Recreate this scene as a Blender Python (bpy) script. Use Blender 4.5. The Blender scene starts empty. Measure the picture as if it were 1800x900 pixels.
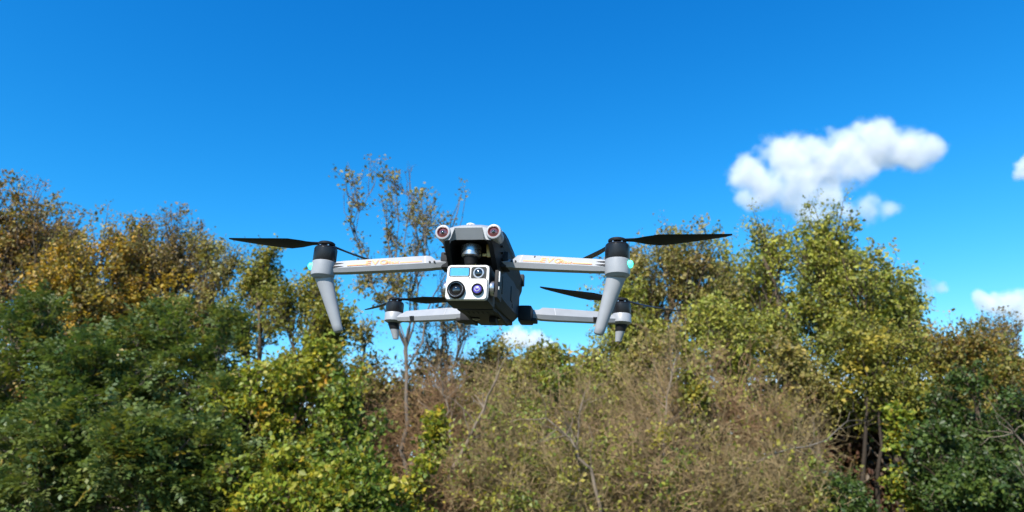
import bpy, bmesh, math, random
import numpy as np
from mathutils import Vector, Matrix

# ------------------------------------------------------------------ camera, sky, sun, exposure
sc = bpy.context.scene
COL = sc.collection
PITCH = math.radians(18.0)
F = 1250.0                      # focal length in pixels of an 1800 px wide picture
CAM_Z = 1.6
cam = bpy.data.cameras.new('camera')
cam.sensor_width = 36.0
cam.lens = 36.0 * F / 1800.0
cam.clip_start = 0.02
cam.clip_end = 9000.0
cam.dof.use_dof = True
cam.dof.focus_distance = 0.93
cam.dof.aperture_fstop = 9.5
cam_o = bpy.data.objects.new('camera', cam)
cam_o.location = (0, 0, CAM_Z)
cam_o.rotation_euler = (math.radians(90) + PITCH, 0, 0)
COL.objects.link(cam_o)
sc.camera = cam_o

SUN_EL, SUN_AZ = math.radians(44), math.radians(206)      # azimuth clockwise from +Y
world = bpy.data.worlds.new('World')
sc.world = world
world.use_nodes = True
wt = world.node_tree
sky = wt.nodes.new('ShaderNodeTexSky')
sky.sky_type = 'NISHITA'
sky.sun_disc = False
sky.sun_elevation = SUN_EL
sky.sun_rotation = SUN_AZ
sky.ozone_density = 8.0
sky.dust_density = 0.0
sky.air_density = 1.0
sep = wt.nodes.new('ShaderNodeSeparateColor')        # deep saturated autumn blue: each channel's own contrast and gain
com = wt.nodes.new('ShaderNodeCombineColor')
wt.links.new(sky.outputs[0], sep.inputs[0])
for ch, (power, gain) in enumerate(((3.0, 0.23), (1.3, 1.0), (0.9, 1.72))):
    pw = wt.nodes.new('ShaderNodeMath')
    pw.operation = 'POWER'
    pw.inputs[1].default_value = power
    ml = wt.nodes.new('ShaderNodeMath')
    ml.operation = 'MULTIPLY'
    ml.inputs[1].default_value = gain
    wt.links.new(sep.outputs[ch], pw.inputs[0])
    wt.links.new(pw.outputs[0], ml.inputs[0])
    gains = [ml] if ch == 0 else gains + [ml]
for ch, cap in ((0, 0.55), (1, 0.86)):                  # the horizon stays pale blue, never warm
    cp = wt.nodes.new('ShaderNodeMath')
    cp.operation = 'MULTIPLY'
    cp.inputs[1].default_value = cap
    wt.links.new(gains[2].outputs[0], cp.inputs[0])
    mn = wt.nodes.new('ShaderNodeMath')
    mn.operation = 'MINIMUM'
    wt.links.new(gains[ch].outputs[0], mn.inputs[0])
    wt.links.new(cp.outputs[0], mn.inputs[1])
    wt.links.new(mn.outputs[0], com.inputs[ch])
wt.links.new(gains[2].outputs[0], com.inputs[2])
wt.links.new(com.outputs[0], wt.nodes['Background'].inputs[0])
wt.nodes['Background'].inputs[1].default_value = 0.085

sun = bpy.data.lights.new('sun', 'SUN')
sun.energy = 5.0
sun.angle = math.radians(0.53)
sun.color = (1.0, 0.945, 0.86)
sun_o = bpy.data.objects.new('sun', sun)
SUN_DIR = Vector((math.cos(SUN_EL) * math.sin(SUN_AZ), math.cos(SUN_EL) * math.cos(SUN_AZ), math.sin(SUN_EL)))
sun_o.rotation_euler = (-SUN_DIR).to_track_quat('-Z', 'Y').to_euler()
sun_o.location = (-6, -10, 12)
COL.objects.link(sun_o)

vs = sc.view_settings
vs.view_transform = 'Standard'
vs.look = 'None'
vs.gamma = 1.0
vs.use_curve_mapping = False
vs.exposure = 0.95
sc.render.engine = 'CYCLES'
sc.cycles.max_bounces = 8
sc.cycles.diffuse_bounces = 3
sc.cycles.glossy_bounces = 3
sc.cycles.transmission_bounces = 4
sc.cycles.volume_bounces = 7
sc.cycles.use_denoising = True
sc.cycles.use_adaptive_sampling = True

rng = np.random.default_rng(7)
CP, SP = math.cos(PITCH), math.sin(PITCH)


def at(px, py, Y):
    """Point of the place seen at photo pixel (px, py), Y metres ahead."""
    a, b = (px - 900) / F, -(py - 450) / F
    d = np.array([a, CP - SP * b, SP + CP * b])
    return np.array([0, 0, CAM_Z]) + d * (Y / d[1])


# ------------------------------------------------------------------ materials
def material(name):
    m = bpy.data.materials.new(name)
    m.use_nodes = True
    return m, m.node_tree, m.node_tree.nodes['Principled BSDF']


def plain(name, col, rough=0.5, metal=0.0, spec=0.5, coat=0.0, grain=0.06, grain_scale=350.0, bump=0.0, emit=None):
    m, t, b = material(name)
    n = t.nodes.new('ShaderNodeTexNoise')
    n.inputs['Scale'].default_value = grain_scale
    n.inputs['Detail'].default_value = 4
    tc = t.nodes.new('ShaderNodeTexCoord')
    t.links.new(tc.outputs['Object'], n.inputs['Vector'])
    r = t.nodes.new('ShaderNodeMapRange')
    t.links.new(n.outputs[0], r.inputs[0])
    r.inputs[3].default_value = 1 - grain * 2
    r.inputs[4].default_value = 1 + grain * 2
    mx = t.nodes.new('ShaderNodeMix')
    mx.data_type = 'RGBA'
    mx.blend_type = 'MULTIPLY'
    mx.inputs['Factor'].default_value = 1
    mx.inputs['A'].default_value = (*col, 1)
    t.links.new(r.outputs[0], mx.inputs['B'])
    t.links.new(mx.outputs['Result'], b.inputs['Base Color'])
    r2 = t.nodes.new('ShaderNodeMapRange')
    t.links.new(n.outputs[0], r2.inputs[0])
    r2.inputs[3].default_value = max(rough - 0.08, 0.02)
    r2.inputs[4].default_value = min(rough + 0.08, 1)
    t.links.new(r2.outputs[0], b.inputs['Roughness'])
    b.inputs['Metallic'].default_value = metal
    b.inputs['Specular IOR Level'].default_value = spec
    b.inputs['Coat Weight'].default_value = coat
    if bump:
        bp = t.nodes.new('ShaderNodeBump')
        bp.inputs['Strength'].default_value = bump
        bp.inputs['Distance'].default_value = 0.0004
        t.links.new(n.outputs[0], bp.inputs['Height'])
        t.links.new(bp.outputs[0], b.inputs['Normal'])
    if emit:
        b.inputs['Emission Color'].default_value = (*emit[0], 1)
        b.inputs['Emission Strength'].default_value = emit[1]
    return m


def leaf_material(name, gloss=0.35, rough=0.5, trans=0.35):
    m, t, b = material(name)
    a = t.nodes.new('ShaderNodeAttribute')
    a.attribute_name = 'Col'
    t.links.new(a.outputs['Color'], b.inputs['Base Color'])
    b.inputs['Roughness'].default_value = rough
    b.inputs['Specular IOR Level'].default_value = gloss
    tr = t.nodes.new('ShaderNodeBsdfTranslucent')
    g = t.nodes.new('ShaderNodeMix')
    g.data_type = 'RGBA'
    g.blend_type = 'MULTIPLY'
    g.inputs['Factor'].default_value = 1
    t.links.new(a.outputs['Color'], g.inputs['A'])
    g.inputs['B'].default_value = (1.25, 1.2, 0.6, 1)
    t.links.new(g.outputs['Result'], tr.inputs['Color'])
    ms = t.nodes.new('ShaderNodeMixShader')
    ms.inputs[0].default_value = trans
    t.links.new(b.outputs[0], ms.inputs[1])
    t.links.new(tr.outputs[0], ms.inputs[2])
    t.links.new(ms.outputs[0], t.nodes['Material Output'].inputs['Surface'])
    return m


def bark_material(name, c1, c2, scale=9.0):
    m, t, b = material(name)
    tc = t.nodes.new('ShaderNodeTexCoord')
    mp = t.nodes.new('ShaderNodeMapping')
    mp.inputs['Scale'].default_value = (1, 1, 0.25)
    t.links.new(tc.outputs['Object'], mp.inputs['Vector'])
    n = t.nodes.new('ShaderNodeTexNoise')
    n.inputs['Scale'].default_value = scale
    n.inputs['Detail'].default_value = 6
    t.links.new(mp.outputs[0], n.inputs['Vector'])
    r = t.nodes.new('ShaderNodeValToRGB')
    r.color_ramp.elements[0].position = 0.35
    r.color_ramp.elements[0].color = (*c1, 1)
    r.color_ramp.elements[1].position = 0.65
    r.color_ramp.elements[1].color = (*c2, 1)
    t.links.new(n.outputs[0], r.inputs[0])
    t.links.new(r.outputs[0], b.inputs['Base Color'])
    b.inputs['Roughness'].default_value = 0.9
    b.inputs['Specular IOR Level'].default_value = 0.15
    return m


LEAF = leaf_material('leaf_matt')
LEAF_GLOSSY = leaf_material('leaf_glossy', 0.32, 0.48, 0.25)
BARK = bark_material('bark_brown', (0.053, 0.038, 0.026), (0.120, 0.090, 0.064))
BARK_SHADED = bark_material('bark_shaded', (0.022, 0.017, 0.013), (0.055, 0.042, 0.03))  # brown bark darkened to imitate the shade in the hollow
BARK_PALE = bark_material('bark_pale', (0.112, 0.086, 0.064), (0.225, 0.180, 0.135))
BARK_GREY = bark_material('bark_grey', (0.075, 0.064, 0.053), (0.150, 0.128, 0.105))
TWIG_TAN = bark_material('twig_tan', (0.180, 0.124, 0.067), (0.342, 0.239, 0.126), 2.0)


# ------------------------------------------------------------------ object helpers
def tag(o, label=None, cat=None, group=None, kind=None):
    for k, v in (('label', label), ('category', cat), ('group', group), ('kind', kind)):
        if v:
            o[k] = v
    return o


def empty(name, loc=(0, 0, 0)):
    o = bpy.data.objects.new(name, None)
    o.location = loc
    o.empty_display_size = 0.1
    COL.objects.link(o)
    return o


def link(name, me, mats, parent=None):
    for m in (mats if isinstance(mats, (list, tuple)) else [mats]):
        me.materials.append(m)
    o = bpy.data.objects.new(name, me)
    COL.objects.link(o)
    o.parent = parent
    return o


def bulk(name, V, Fc, col=None, smooth=False):
    """Mesh from arrays; Fc is a list of (M,k) index arrays."""
    me = bpy.data.meshes.new(name)
    V = np.asarray(V, np.float32)
    me.vertices.add(len(V))
    me.vertices.foreach_set('co', V.ravel())
    idx = np.concatenate([f.ravel() for f in Fc]).astype(np.int32)
    tot = np.concatenate([np.full(len(f), f.shape[1]) for f in Fc]).astype(np.int32)
    start = np.concatenate([[0], np.cumsum(tot)[:-1]]).astype(np.int32)
    me.loops.add(len(idx))
    me.loops.foreach_set('vertex_index', idx)
    me.polygons.add(len(tot))
    me.polygons.foreach_set('loop_start', start)
    me.polygons.foreach_set('loop_total', tot)
    if smooth:
        me.polygons.foreach_set('use_smooth', np.ones(len(tot), bool))
    if col is not None:
        a = me.color_attributes.new('Col', 'FLOAT_COLOR', 'POINT')
        c = np.ones((len(V), 4), np.float32)
        c[:, :3] = col
        a.data.foreach_set('color', c.ravel())
    me.update(calc_edges=True)
    return me


def norm(v):
    return v / np.maximum(np.linalg.norm(v, axis=-1, keepdims=True), 1e-9)


def tubes(P, R, s=3):
    """P (N,K,3) polylines, R (N,K) radii -> verts, quads."""
    N, K, _ = P.shape
    T = norm(np.gradient(P, axis=1))
    ref = norm(rng.normal(size=(N, 1, 3)))
    u = norm(np.cross(T, ref))
    v = np.cross(T, u)
    a = np.arange(s) * 2 * math.pi / s
    ring = u[:, :, None, :] * np.cos(a)[:, None] + v[:, :, None, :] * np.sin(a)[:, None]
    V = P[:, :, None, :] + ring * R[:, :, None, None]
    n = np.arange(N)[:, None, None] * K * s
    k = np.arange(K - 1)[None, :, None] * s
    j = np.arange(s)[None, None, :]
    j2 = (j + 1) % s
    Q = np.stack([n + k + j, n + k + j2, n + k + s + j2, n + k + s + j], -1).reshape(-1, 4)
    return V.reshape(-1, 3), Q


def join(parts):
    V, Q, o = [], [], 0
    for v, q in parts:
        V.append(v)
        Q.append(q + o)
        o += len(v)
    return np.concatenate(V), np.concatenate(Q)


def curve(a, b, K, bow, wob):
    """N polylines from a to b with K points; bow (N,3) bends the middle, wob is a relative wobble."""
    t = np.linspace(0, 1, K)[None, :, None]
    P = a[:, None] * (1 - t) + b[:, None] * t + bow[:, None] * (4 * t * (1 - t))
    L = np.linalg.norm(b - a, axis=-1)[:, None, None]
    w = rng.normal(size=P.shape) * wob * L
    w[:, 0] = 0
    return P + w


def leaves(P, D, size, col, width=0.34, fold=0.12, up=0.5):
    """One folded two-triangle leaf per point P, pointing along D."""
    N = len(P)
    d = norm(D)
    ref = rng.normal(size=(N, 3)) * 0.55
    ref[:, 2] += up
    ref[:, 1] -= 0.25
    s = norm(np.cross(d, ref))
    n = np.cross(s, d)
    l = (size * rng.uniform(0.6, 1.3, N))[:, None]
    m = P + d * l * 0.45
    V = np.stack([P, m + s * l * width + n * l * fold, P + d * l, m - s * l * width + n * l * fold], 1).reshape(-1, 3)
    b = np.arange(N)[:, None] * 4
    T = np.concatenate([b + [0, 1, 2], b + [0, 2, 3]], 0)
    return V, T, np.repeat(col, 4, 0)


GAIN = 1.2


def pick(pal, n):
    """Colours from a weighted palette [(weight, (r,g,b)), ...] with some scatter."""
    w = np.array([p[0] for p in pal], float)
    c = np.array([p[1] for p in pal], float)
    i = rng.choice(len(pal), n, p=w / w.sum())
    return c[i] * GAIN * rng.uniform(0.8, 1.2, (n, 1)) * rng.uniform(0.93, 1.07, (n, 3))


def rand_dir(n):
    return norm(rng.normal(size=(n, 3)))


# palettes (linear base colours)
OLIVE = [(2, (.24, .12, .03)), (5, (0.172, 0.138, 0.036)), (4, (0.114, 0.108, 0.031)), (3, (0.191, 0.114, 0.042)), (1.5, (0.343, 0.228, 0.030)), (1.2, (0.204, 0.120, 0.072))]
OLIVE_YELLOW = [(4, (0.163, 0.132, 0.034)), (3, (0.121, 0.098, 0.034)), (3, (0.362, 0.253, 0.023)), (1.5, (0.435, 0.230, 0.023)), (2, (0.133, 0.149, 0.034))]
DULL_BROWN = [(4, (0.152, 0.115, 0.047)), (3, (0.183, 0.121, 0.057)), (3, (0.110, 0.098, 0.031)), (1, (0.232, 0.172, 0.052))]
YELLOW_GREEN = [(5, (0.268, 0.267, 0.039)), (4, (0.178, 0.201, 0.034)), (3, (0.084, 0.107, 0.028)), (1.5, (0.312, 0.284, 0.046)), (1, (0.190, 0.142, 0.057))]
PALE_OLIVE = [(5, (0.213, 0.185, 0.047)), (4, (0.146, 0.134, 0.039)), (2, (0.090, 0.095, 0.028)), (2, (0.224, 0.157, 0.067)), (1, (0.302, 0.246, 0.056))]
WALNUT = [(5, (0.082, 0.115, 0.025)), (4, (0.053, 0.088, 0.025)), (3, (0.129, 0.149, 0.030)), (1.5, (0.088, 0.120, 0.046)), (0.6, (0.258, 0.177, 0.030))]
MAPLE = [(4, (0.130, 0.170, 0.017)), (4, (0.204, 0.208, 0.019)), (2.5, (0.070, 0.114, 0.017)), (2.2, (0.309, 0.255, 0.017)), (0.7, (0.342, 0.180, 0.016))]
MAPLE_GREEN = [(4, (0.097, 0.147, 0.016)), (4, (0.158, 0.184, 0.020)), (3, (0.053, 0.092, 0.015)), (1.2, (0.290, 0.230, 0.020))]
MAPLE_DULL = [(5, (0.154, 0.160, 0.024)), (3, (0.209, 0.187, 0.028)), (3, (0.099, 0.110, 0.024)), (1, (0.308, 0.220, 0.028))]
RUSTY = [(4, (.13, .13, .025)), (3, (.19, .15, .03)), (2, (.22, .12, .03)), (3, (.085, .095, .025)), (.5, (.34, .22, .03))]
IVY = [(5, (0.025, 0.048, 0.008)), (4, (0.041, 0.068, 0.010)), (2, (0.077, 0.102, 0.016)), (2, (0.016, 0.031, 0.006))]
THICKET = [(4, (.21, .185, .035)), (3, (.15, .155, .03)), (2, (.20, .14, .05)), (1, (.12, .16, .025))]
THICKET_GREEN = [(4, (.17, .18, .03)), (3, (.09, .13, .022)), (2, (.20, .17, .03)), (1, (.28, .22, .03))]

STAT = {'tris': 0}


def frond_leaves(P, D, size, col, n_pair=4):
    """Feather-like compound leaves: leaflets along an arched rachis."""
    N = len(P)
    d = norm(D)
    ref = np.tile([0, 0, 1.0], (N, 1)) + rng.normal(size=(N, 3)) * 0.3
    s = norm(np.cross(d, ref))
    n = np.cross(s, d)
    L = size * rng.uniform(0.7, 1.25, N)
    out = []
    for k in range(n_pair):
        t = (k + 0.8) / n_pair
        p = P + d * (L * t)[:, None] - n * (L * 0.30 * t * t)[:, None]
        for sg in (-1, 1):
            ld = s * sg + d * 0.45 - n * (0.25 + 0.3 * t) + rng.normal(size=(N, 3)) * 0.3
            ll = L * 0.38 * (1 - 0.45 * abs(t - 0.45))
            b = norm(ld)
            w = norm(np.cross(b, n)) * (ll * 0.29)[:, None]
            m = p + b * (ll * 0.45)[:, None]
            out.append(np.stack([p, m + w, p + b * ll[:, None], m - w], 1))
    V = np.stack(out, 1).reshape(-1, 3)
    M = len(V) // 4
    i = np.arange(M)[:, None] * 4
    T = np.concatenate([i + [0, 1, 2], i + [0, 2, 3]], 0)
    return V, T, np.repeat(np.repeat(col, n_pair * 2, 0) * rng.uniform(0.88, 1.12, (M, 1)), 4, 0)


def finish(name, label, cat, base, trunk, twig, lv, bark, leafmat, group=None, twigmat=None, names=('trunk', 'branches', 'crown')):
    o = empty(name, base)
    tag(o, label, cat, group)
    b = np.asarray(base)
    for nm, part, mt in ((names[0], trunk, bark), (names[1], twig, twigmat or bark)):
        if part is not None:
            V, Q = join(part)
            me = bulk(nm, V - b, [Q], smooth=True)
            tag(link(nm, me, mt, o), kind='stuff' if nm in ('twigs', 'branches') else None)
            STAT['tris'] += 2 * len(Q)
    if lv is not None:
        V, T, c = lv
        me = bulk(names[2], V - b, [T], c)
        tag(link(names[2], me, leafmat, o), kind='stuff')
        STAT['tris'] += len(T)
    return o


def tree(name, label, cat, px, Y, top, half, bot, pal, n_lobe=11, n_clump=300, lpc=45, leaf=0.094, clump=0.36, trunk_r=0.11,
         foot=None, vase=False, twigs=4, kind='broad', bark=BARK, leafmat=None, group=None, deep=0.8, forks=1, lobe_r=(0.28, 0.46),
         twig_r=0.006, spread=0.07, bare=0.0, frond=0.34, gap=0.3):
    c0, ct, cb = at(px, (top + bot) / 2, Y), at(px, top, Y), at(px, bot, Y)
    zt, zb = ct[2], max(cb[2], 0.3)
    rx = half / F * Y * 1.15
    rz = (zt - zb) / 2
    R = np.array([rx, rx * deep, rz])
    C = np.array([c0[0], Y, (zt + zb) / 2])
    fx = C[0] if foot is None else at(foot, bot, Y)[0]
    base = np.array([fx, Y, 0.0])
    # lobes: lumps of the crown
    u = rand_dir(n_lobe * 9) * rng.uniform(0.15, 1, (n_lobe * 9, 1)) ** 0.45
    u = u * (np.linalg.norm(u, axis=1) / (np.abs(u) ** 4).sum(1) ** .25)[:, None] * .93      # squarer shoulders than an ellipsoid
    if vase:                                     # branches fan out towards the top
        uz_ = rng.uniform(-.6, 1, len(u))
        sp = 0.25 + 0.75 * (uz_ + .6) / 1.6
        an = rng.uniform(0, 2 * math.pi, len(u))
        rd = np.sqrt(rng.random(len(u))) * sp
        u = np.stack([np.cos(an) * rd, np.sin(an) * rd, uz_ * np.sqrt(1 - 0.55 * (rd / 1.0) ** 2)], 1)
    keep = [np.array([rng.uniform(-.2, .2), 0, 0.98])]
    for q in u:
        if len(keep) >= n_lobe:
            break
        if min(np.linalg.norm(q - k) for k in keep) > gap * (0.66 if vase else 1):
            keep.append(q)
    lob = np.array(keep)
    lr = rng.uniform(*lobe_r, len(lob)) * min(rx, rz * 1.2)
    lc = C + lob * (R - lr[:, None] * 0.6)
    lc[0, 2] = zt - lr[0] * 0.8
    # stem(s)
    K = 10
    trunks, tp = [], []
    for f in range(forks):
        topz = zb + (zt - zb) * (0.12 if vase else 0.72)
        off = np.array([rng.uniform(-.25, .25) * rx, rng.uniform(-.2, .2) * rx, 0]) * (1 if forks > 1 else 0.4)
        a = base + np.array([off[0] * 0.3, off[1] * 0.3, -0.1])
        e = np.array([C[0], C[1], topz]) + off
        P = curve(a[None], e[None], K, rng.normal(size=(1, 3)) * 0.05 * topz * np.array([1, 1, 0]), 0.012)
        rr = np.linspace(1, 0.38, K)[None] * trunk_r * rng.uniform(0.8, 1.05)
        rr[0, 0] *= 1.35
        trunks.append(tubes(P, rr, 7))
        tp.append(P[0])
    # limbs
    NL = len(lob)
    li = rng.integers(0, forks, NL)
    hz = np.clip((lc[:, 2] - zb) / max(zt - zb, .1), 0, 1)
    ti = np.clip(((0.62 if vase else 0.5) + (0.36 if vase else 0.38) * hz + rng.uniform(-.08, .08, NL)) * (K - 1), 2, K - 1).astype(int)
    a = np.array([tp[i][k] for i, k in zip(li, ti)])
    low = a[:, 2] > lc[:, 2] + 0.3
    bow = np.zeros((NL, 3))
    out = lc - a
    out[:, 2] = 0
    bow += out * (0.10 if not vase else 0.08)
    bow[:, 2] -= 0.03 * np.linalg.norm(lc - a, axis=1) * np.where(low, -2, 1)
    KL = 8
    LP = curve(a, lc, KL, bow, 0.016 if vase else 0.022)
    main = np.ones(NL, bool)
    if vase:                                     # a few leading branches, the others fork off from them
        lead = [int(np.argmax(lc[:, 2]))]
        while len(lead) < 7:
            lead.append(int(np.argmax(np.min(np.linalg.norm(lc[:, None] - lc[None, lead], axis=2), 1) * (lc[:, 2] > zb + .62 * (zt - zb)))))
        main[:] = False
        main[lead] = True
        cand = LP[lead][:, 2:7].reshape(-1, 3)
        for q_ in np.where(~main)[0]:
            dd = np.linalg.norm(cand - lc[q_], axis=1) + 3 * np.maximum(cand[:, 2] + .25 - lc[q_, 2], 0)
            LP[q_] = curve(cand[int(np.argmin(dd))][None], lc[q_][None], KL, rng.normal(size=(1, 3)) * .05, .03)[0]
    rl = trunk_r * (0.20 + 0.22 * rng.random(NL) if not vase else 0.10 + 0.13 * rng.random(NL))
    if vase:
        rl = np.where(main, trunk_r * rng.uniform(.22, .32, NL), trunk_r * rng.uniform(.10, .16, NL))
    LR = rl[:, None] * np.linspace(1, 0.22, KL)[None]
    trunks.append(tubes(LP, LR, 5))
    # clumps
    w = lr ** (0.5 if vase else 2)
    ci = rng.choice(NL, n_clump, p=w / w.sum())
    cd = rand_dir(n_clump)
    cc = lc[ci] + cd * (lr[ci] * rng.uniform(0.25, 1.12, n_clump) ** 0.6)[:, None] * np.array([1.08, 1.0, 0.95])
    st = LP[ci, rng.integers(3, KL, n_clump)]
    bl = np.linalg.norm(cc - st, axis=1)
    bow = np.zeros((n_clump, 3))
    bow[:, 2] = -0.10 * bl
    BP = curve(st, cc, 4, bow, 0.05)
    br = np.clip(0.008 + 0.010 * bl, .008, .03)
    twig = [tubes(BP, br[:, None] * np.linspace(1, 0.35, 4)[None], 3)]
    # twigs
    ti = np.repeat(np.arange(n_clump), twigs)
    bd = norm(BP[:, 3] - BP[:, 2])
    outd = norm(cc - C)
    td = norm(bd[ti] * 0.5 + outd[ti] * 0.35 + rand_dir(len(ti)) * 0.9 + np.array([0, 0, 0.25]))
    tl = clump * rng.uniform(0.5, 1.35, len(ti))
    k0 = rng.integers(1, 4, len(ti))
    t0 = BP[ti, k0]
    t1 = t0 + td * tl[:, None]
    bow = np.zeros((len(ti), 3))
    bow[:, 2] = 0.06 * tl
    TP = curve(t0, t1, 3, bow, 0.05)
    twig.append(tubes(TP, np.full((len(ti), 3), twig_r) * np.array([1, .8, .4]), 3))
    # leaves
    lv = None
    if lpc:
        live = np.ones(n_clump) * rng.uniform(0.45, 1.4, n_clump)
        if bare:
            live *= rng.random(n_clump) > bare
        nt = rng.poisson((lpc if kind == 'frond' else lpc * 1.14) / twigs * live[ti])
        li = np.repeat(np.arange(len(ti)), nt)
        f = rng.uniform(0.15, 1.08, len(li)) ** 0.8
        p = t0[li] * (1 - f)[:, None] + t1[li] * f[:, None] + rng.normal(size=(len(li), 3)) * spread
        cl = pick(pal, n_clump)
        own = pick(pal, len(li))
        mixf = rng.uniform(0.25, 0.75, (len(li), 1))
        col = cl[ti[li]] * mixf + own * (1 - mixf)
        d = td[li] * 0.5 + rand_dir(len(li)) * 0.8 + np.array([0, 0, -0.35])
        if kind == 'frond':
            d = td[li] * 0.7 + rand_dir(len(li)) * 0.7 + np.array([0, -0.25, 0.12])
            lv = frond_leaves(p, d, frond, col)
        else:
            lv = leaves(p, d, leaf * (0.65 + 0.75 * rng.random(n_clump))[ti[li]], col)
    return finish(name, label, cat, base, trunks, twig, lv, bark, leafmat or LEAF, group)


def thicket(name, label, cat, px, Y, top, half, pal, stems=46, side=8, sub=6, lpt=1.2, leaf=0.078, bark=TWIG_TAN, twigmat=None, group=None,
            lean=0.0, stem_r=0.016, twig_r=0.0042, deep=0.8):
    """A many-stemmed shrub of bare arching shoots with a few leaves."""
    ct = at(px, top, Y)
    H = ct[2]
    rx = half / F * Y
    base = np.array([ct[0], Y, 0.0])
    n = stems
    a = base + np.stack([rng.normal(0, rx * 0.30, n), rng.normal(0, rx * 0.25 * deep, n), np.full(n, -0.05)], 1)
    ang = rng.uniform(0, 2 * math.pi, n)
    rad = np.sqrt(rng.random(n))
    h = H * (1 - 0.42 * rad ** 2) * rng.uniform(0.72, 1.0, n)
    e = base + np.stack([np.cos(ang) * rad * rx + lean * h, np.sin(ang) * rad * rx * deep, h], 1)
    bow = np.zeros((n, 3))
    bow[:, 2] = 0.10 * h
    bow[:, :2] -= (e - a)[:, :2] * 0.14
    K = 8
    SPn = curve(a, e, K, bow, 0.018)
    sr = stem_r * rng.uniform(0.5, 1.5, n)
    trunks = [tubes(SPn, sr[:, None] * np.linspace(1, 0.25, K)[None], 4)]
    i = np.repeat(np.arange(n), side)
    k = rng.integers(2, K, len(i))
    s0 = SPn[i, k]
    sd = norm(norm(SPn[i, k] - SPn[i, k - 1]) * 0.8 + rand_dir(len(i)) * 0.75 + np.array([0, -0.1, 0.1]))
    sl = rng.uniform(0.35, 1.0, len(i)) * min(1.25, H * 0.3)
    s1 = s0 + sd * sl[:, None]
    bow = np.zeros((len(i), 3))
    bow[:, 2] = 0.10 * sl * rng.choice([-1, 1, 1], len(i))
    BP = curve(s0, s1, 4, bow, 0.04)
    twig = [tubes(BP, np.full((len(i), 4), twig_r * 1.7) * np.linspace(1, 0.5, 4), 3)]
    j = np.repeat(np.arange(len(i)), sub)
    f = rng.integers(1, 4, len(j))
    t0 = BP[j, f]
    td = norm(sd[j] * 0.7 + rand_dir(len(j)) * 0.85)
    tl = rng.uniform(0.15, 0.5, len(j))
    t1 = t0 + td * tl[:, None]
    TP = curve(t0, t1, 3, np.zeros((len(j), 3)), 0.07)
    twig.append(tubes(TP, np.full((len(j), 3), twig_r) * np.array([1, .8, .5]), 3))
    lv = None
    if lpt:
        # leaves hang in patches: some side shoots are leafy, most are nearly bare
        leafy = rng.gamma(0.35, 2.8, len(i))
        nt = rng.poisson(0.55 * lpt * leafy[j])
        li = np.repeat(np.arange(len(j)), nt)
        g = rng.uniform(0.2, 1.1, len(li))
        p = t0[li] * (1 - g)[:, None] + t1[li] * g[:, None] + rng.normal(size=(len(li), 3)) * 0.04
        cl = pick(pal, len(i))
        col = 0.5 * cl[j[li]] + 0.5 * pick(pal, len(li))
        lv = leaves(p, td[li] * 0.4 + rand_dir(len(li)) * 0.8 + np.array([0, 0, -0.3]), leaf, col)
    return finish(name, label, cat, base, trunks, twig, lv, bark, LEAF, group, twigmat, ('stems', 'branches', 'leaves'))


# ------------------------------------------------------------------ the ground
gm, gt, gb = material('woodland_floor')
n1 = gt.nodes.new('ShaderNodeTexNoise')
n1.inputs['Scale'].default_value = 0.6
n1.inputs['Detail'].default_value = 8
tc = gt.nodes.new('ShaderNodeTexCoord')
gt.links.new(tc.outputs['Object'], n1.inputs['Vector'])
rp = gt.nodes.new('ShaderNodeValToRGB')
rp.color_ramp.elements[0].position = 0.38
rp.color_ramp.elements[0].color = (0.030, 0.048, 0.012, 1)
rp.color_ramp.elements[1].position = 0.62
rp.color_ramp.elements[1].color = (0.060, 0.050, 0.025, 1)
gt.links.new(n1.outputs[0], rp.inputs[0])
gt.links.new(rp.outputs[0], gb.inputs['Base Color'])
gb.inputs['Roughness'].default_value = 0.95
gx = np.concatenate([[-4000, -400, -100], np.linspace(-40, 40, 41), [100, 400, 4000]])
GX, GY = np.meshgrid(gx, gx, indexing='ij')
GZ = np.where((abs(GX) < 41) & (abs(GY) < 41), rng.normal(0, 0.03, GX.shape), 0) - 0.02
nn = len(gx)
ii, jj = np.meshgrid(np.arange(nn - 1), np.arange(nn - 1), indexing='ij')
q = (ii * nn + jj).ravel()
me = bulk('ground', np.stack([GX, GY, GZ], -1).reshape(-1, 3), [np.stack([q, q + nn, q + nn + 1, q + 1], 1)], smooth=True)
tag(link('ground', me, gm), 'grass and leaf litter under the trees', None, None, 'structure')

# ------------------------------------------------------------------ vegetation
G_LEFT = 'tall autumn trees along the wood edge'

# --- tall trees on the left
tree('autumn_tree', 'tallest olive tree at the far left edge, sparse green leaves on its tip', 'tree', 20, 21, 318, 130, 740, OLIVE,
     n_lobe=20, n_clump=520, lpc=52, group=G_LEFT, clump=.38, spread=.09)
tree('autumn_tree', 'olive brown tree with orange and yellow leaf patches beside the tallest edge tree', 'tree', 168, 20, 385, 112, 740, OLIVE_YELLOW,
     n_lobe=18, n_clump=440, lpc=52, group=G_LEFT, spread=.09)
tree('autumn_tree', 'brownish tree with thin bare twigs showing above its top', 'tree', 295, 21.5, 380, 85, 720, DULL_BROWN,
     n_lobe=16, n_clump=340, lpc=42, group=G_LEFT, bare=.15, spread=.09)
tree('autumn_tree', 'narrow olive tree with sky gaps beside the round topped tree', 'tree', 362, 20.5, 420, 58, 640, PALE_OLIVE,
     n_lobe=8, n_clump=170, lpc=42, group=G_LEFT, bare=.1, spread=.08)
tree('autumn_tree', 'small round topped tree standing under the front propeller tip', 'tree', 450, 20, 437, 56, 640, MAPLE_DULL,
     n_lobe=8, n_clump=190, lpc=48, group=G_LEFT, spread=.08)
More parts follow.
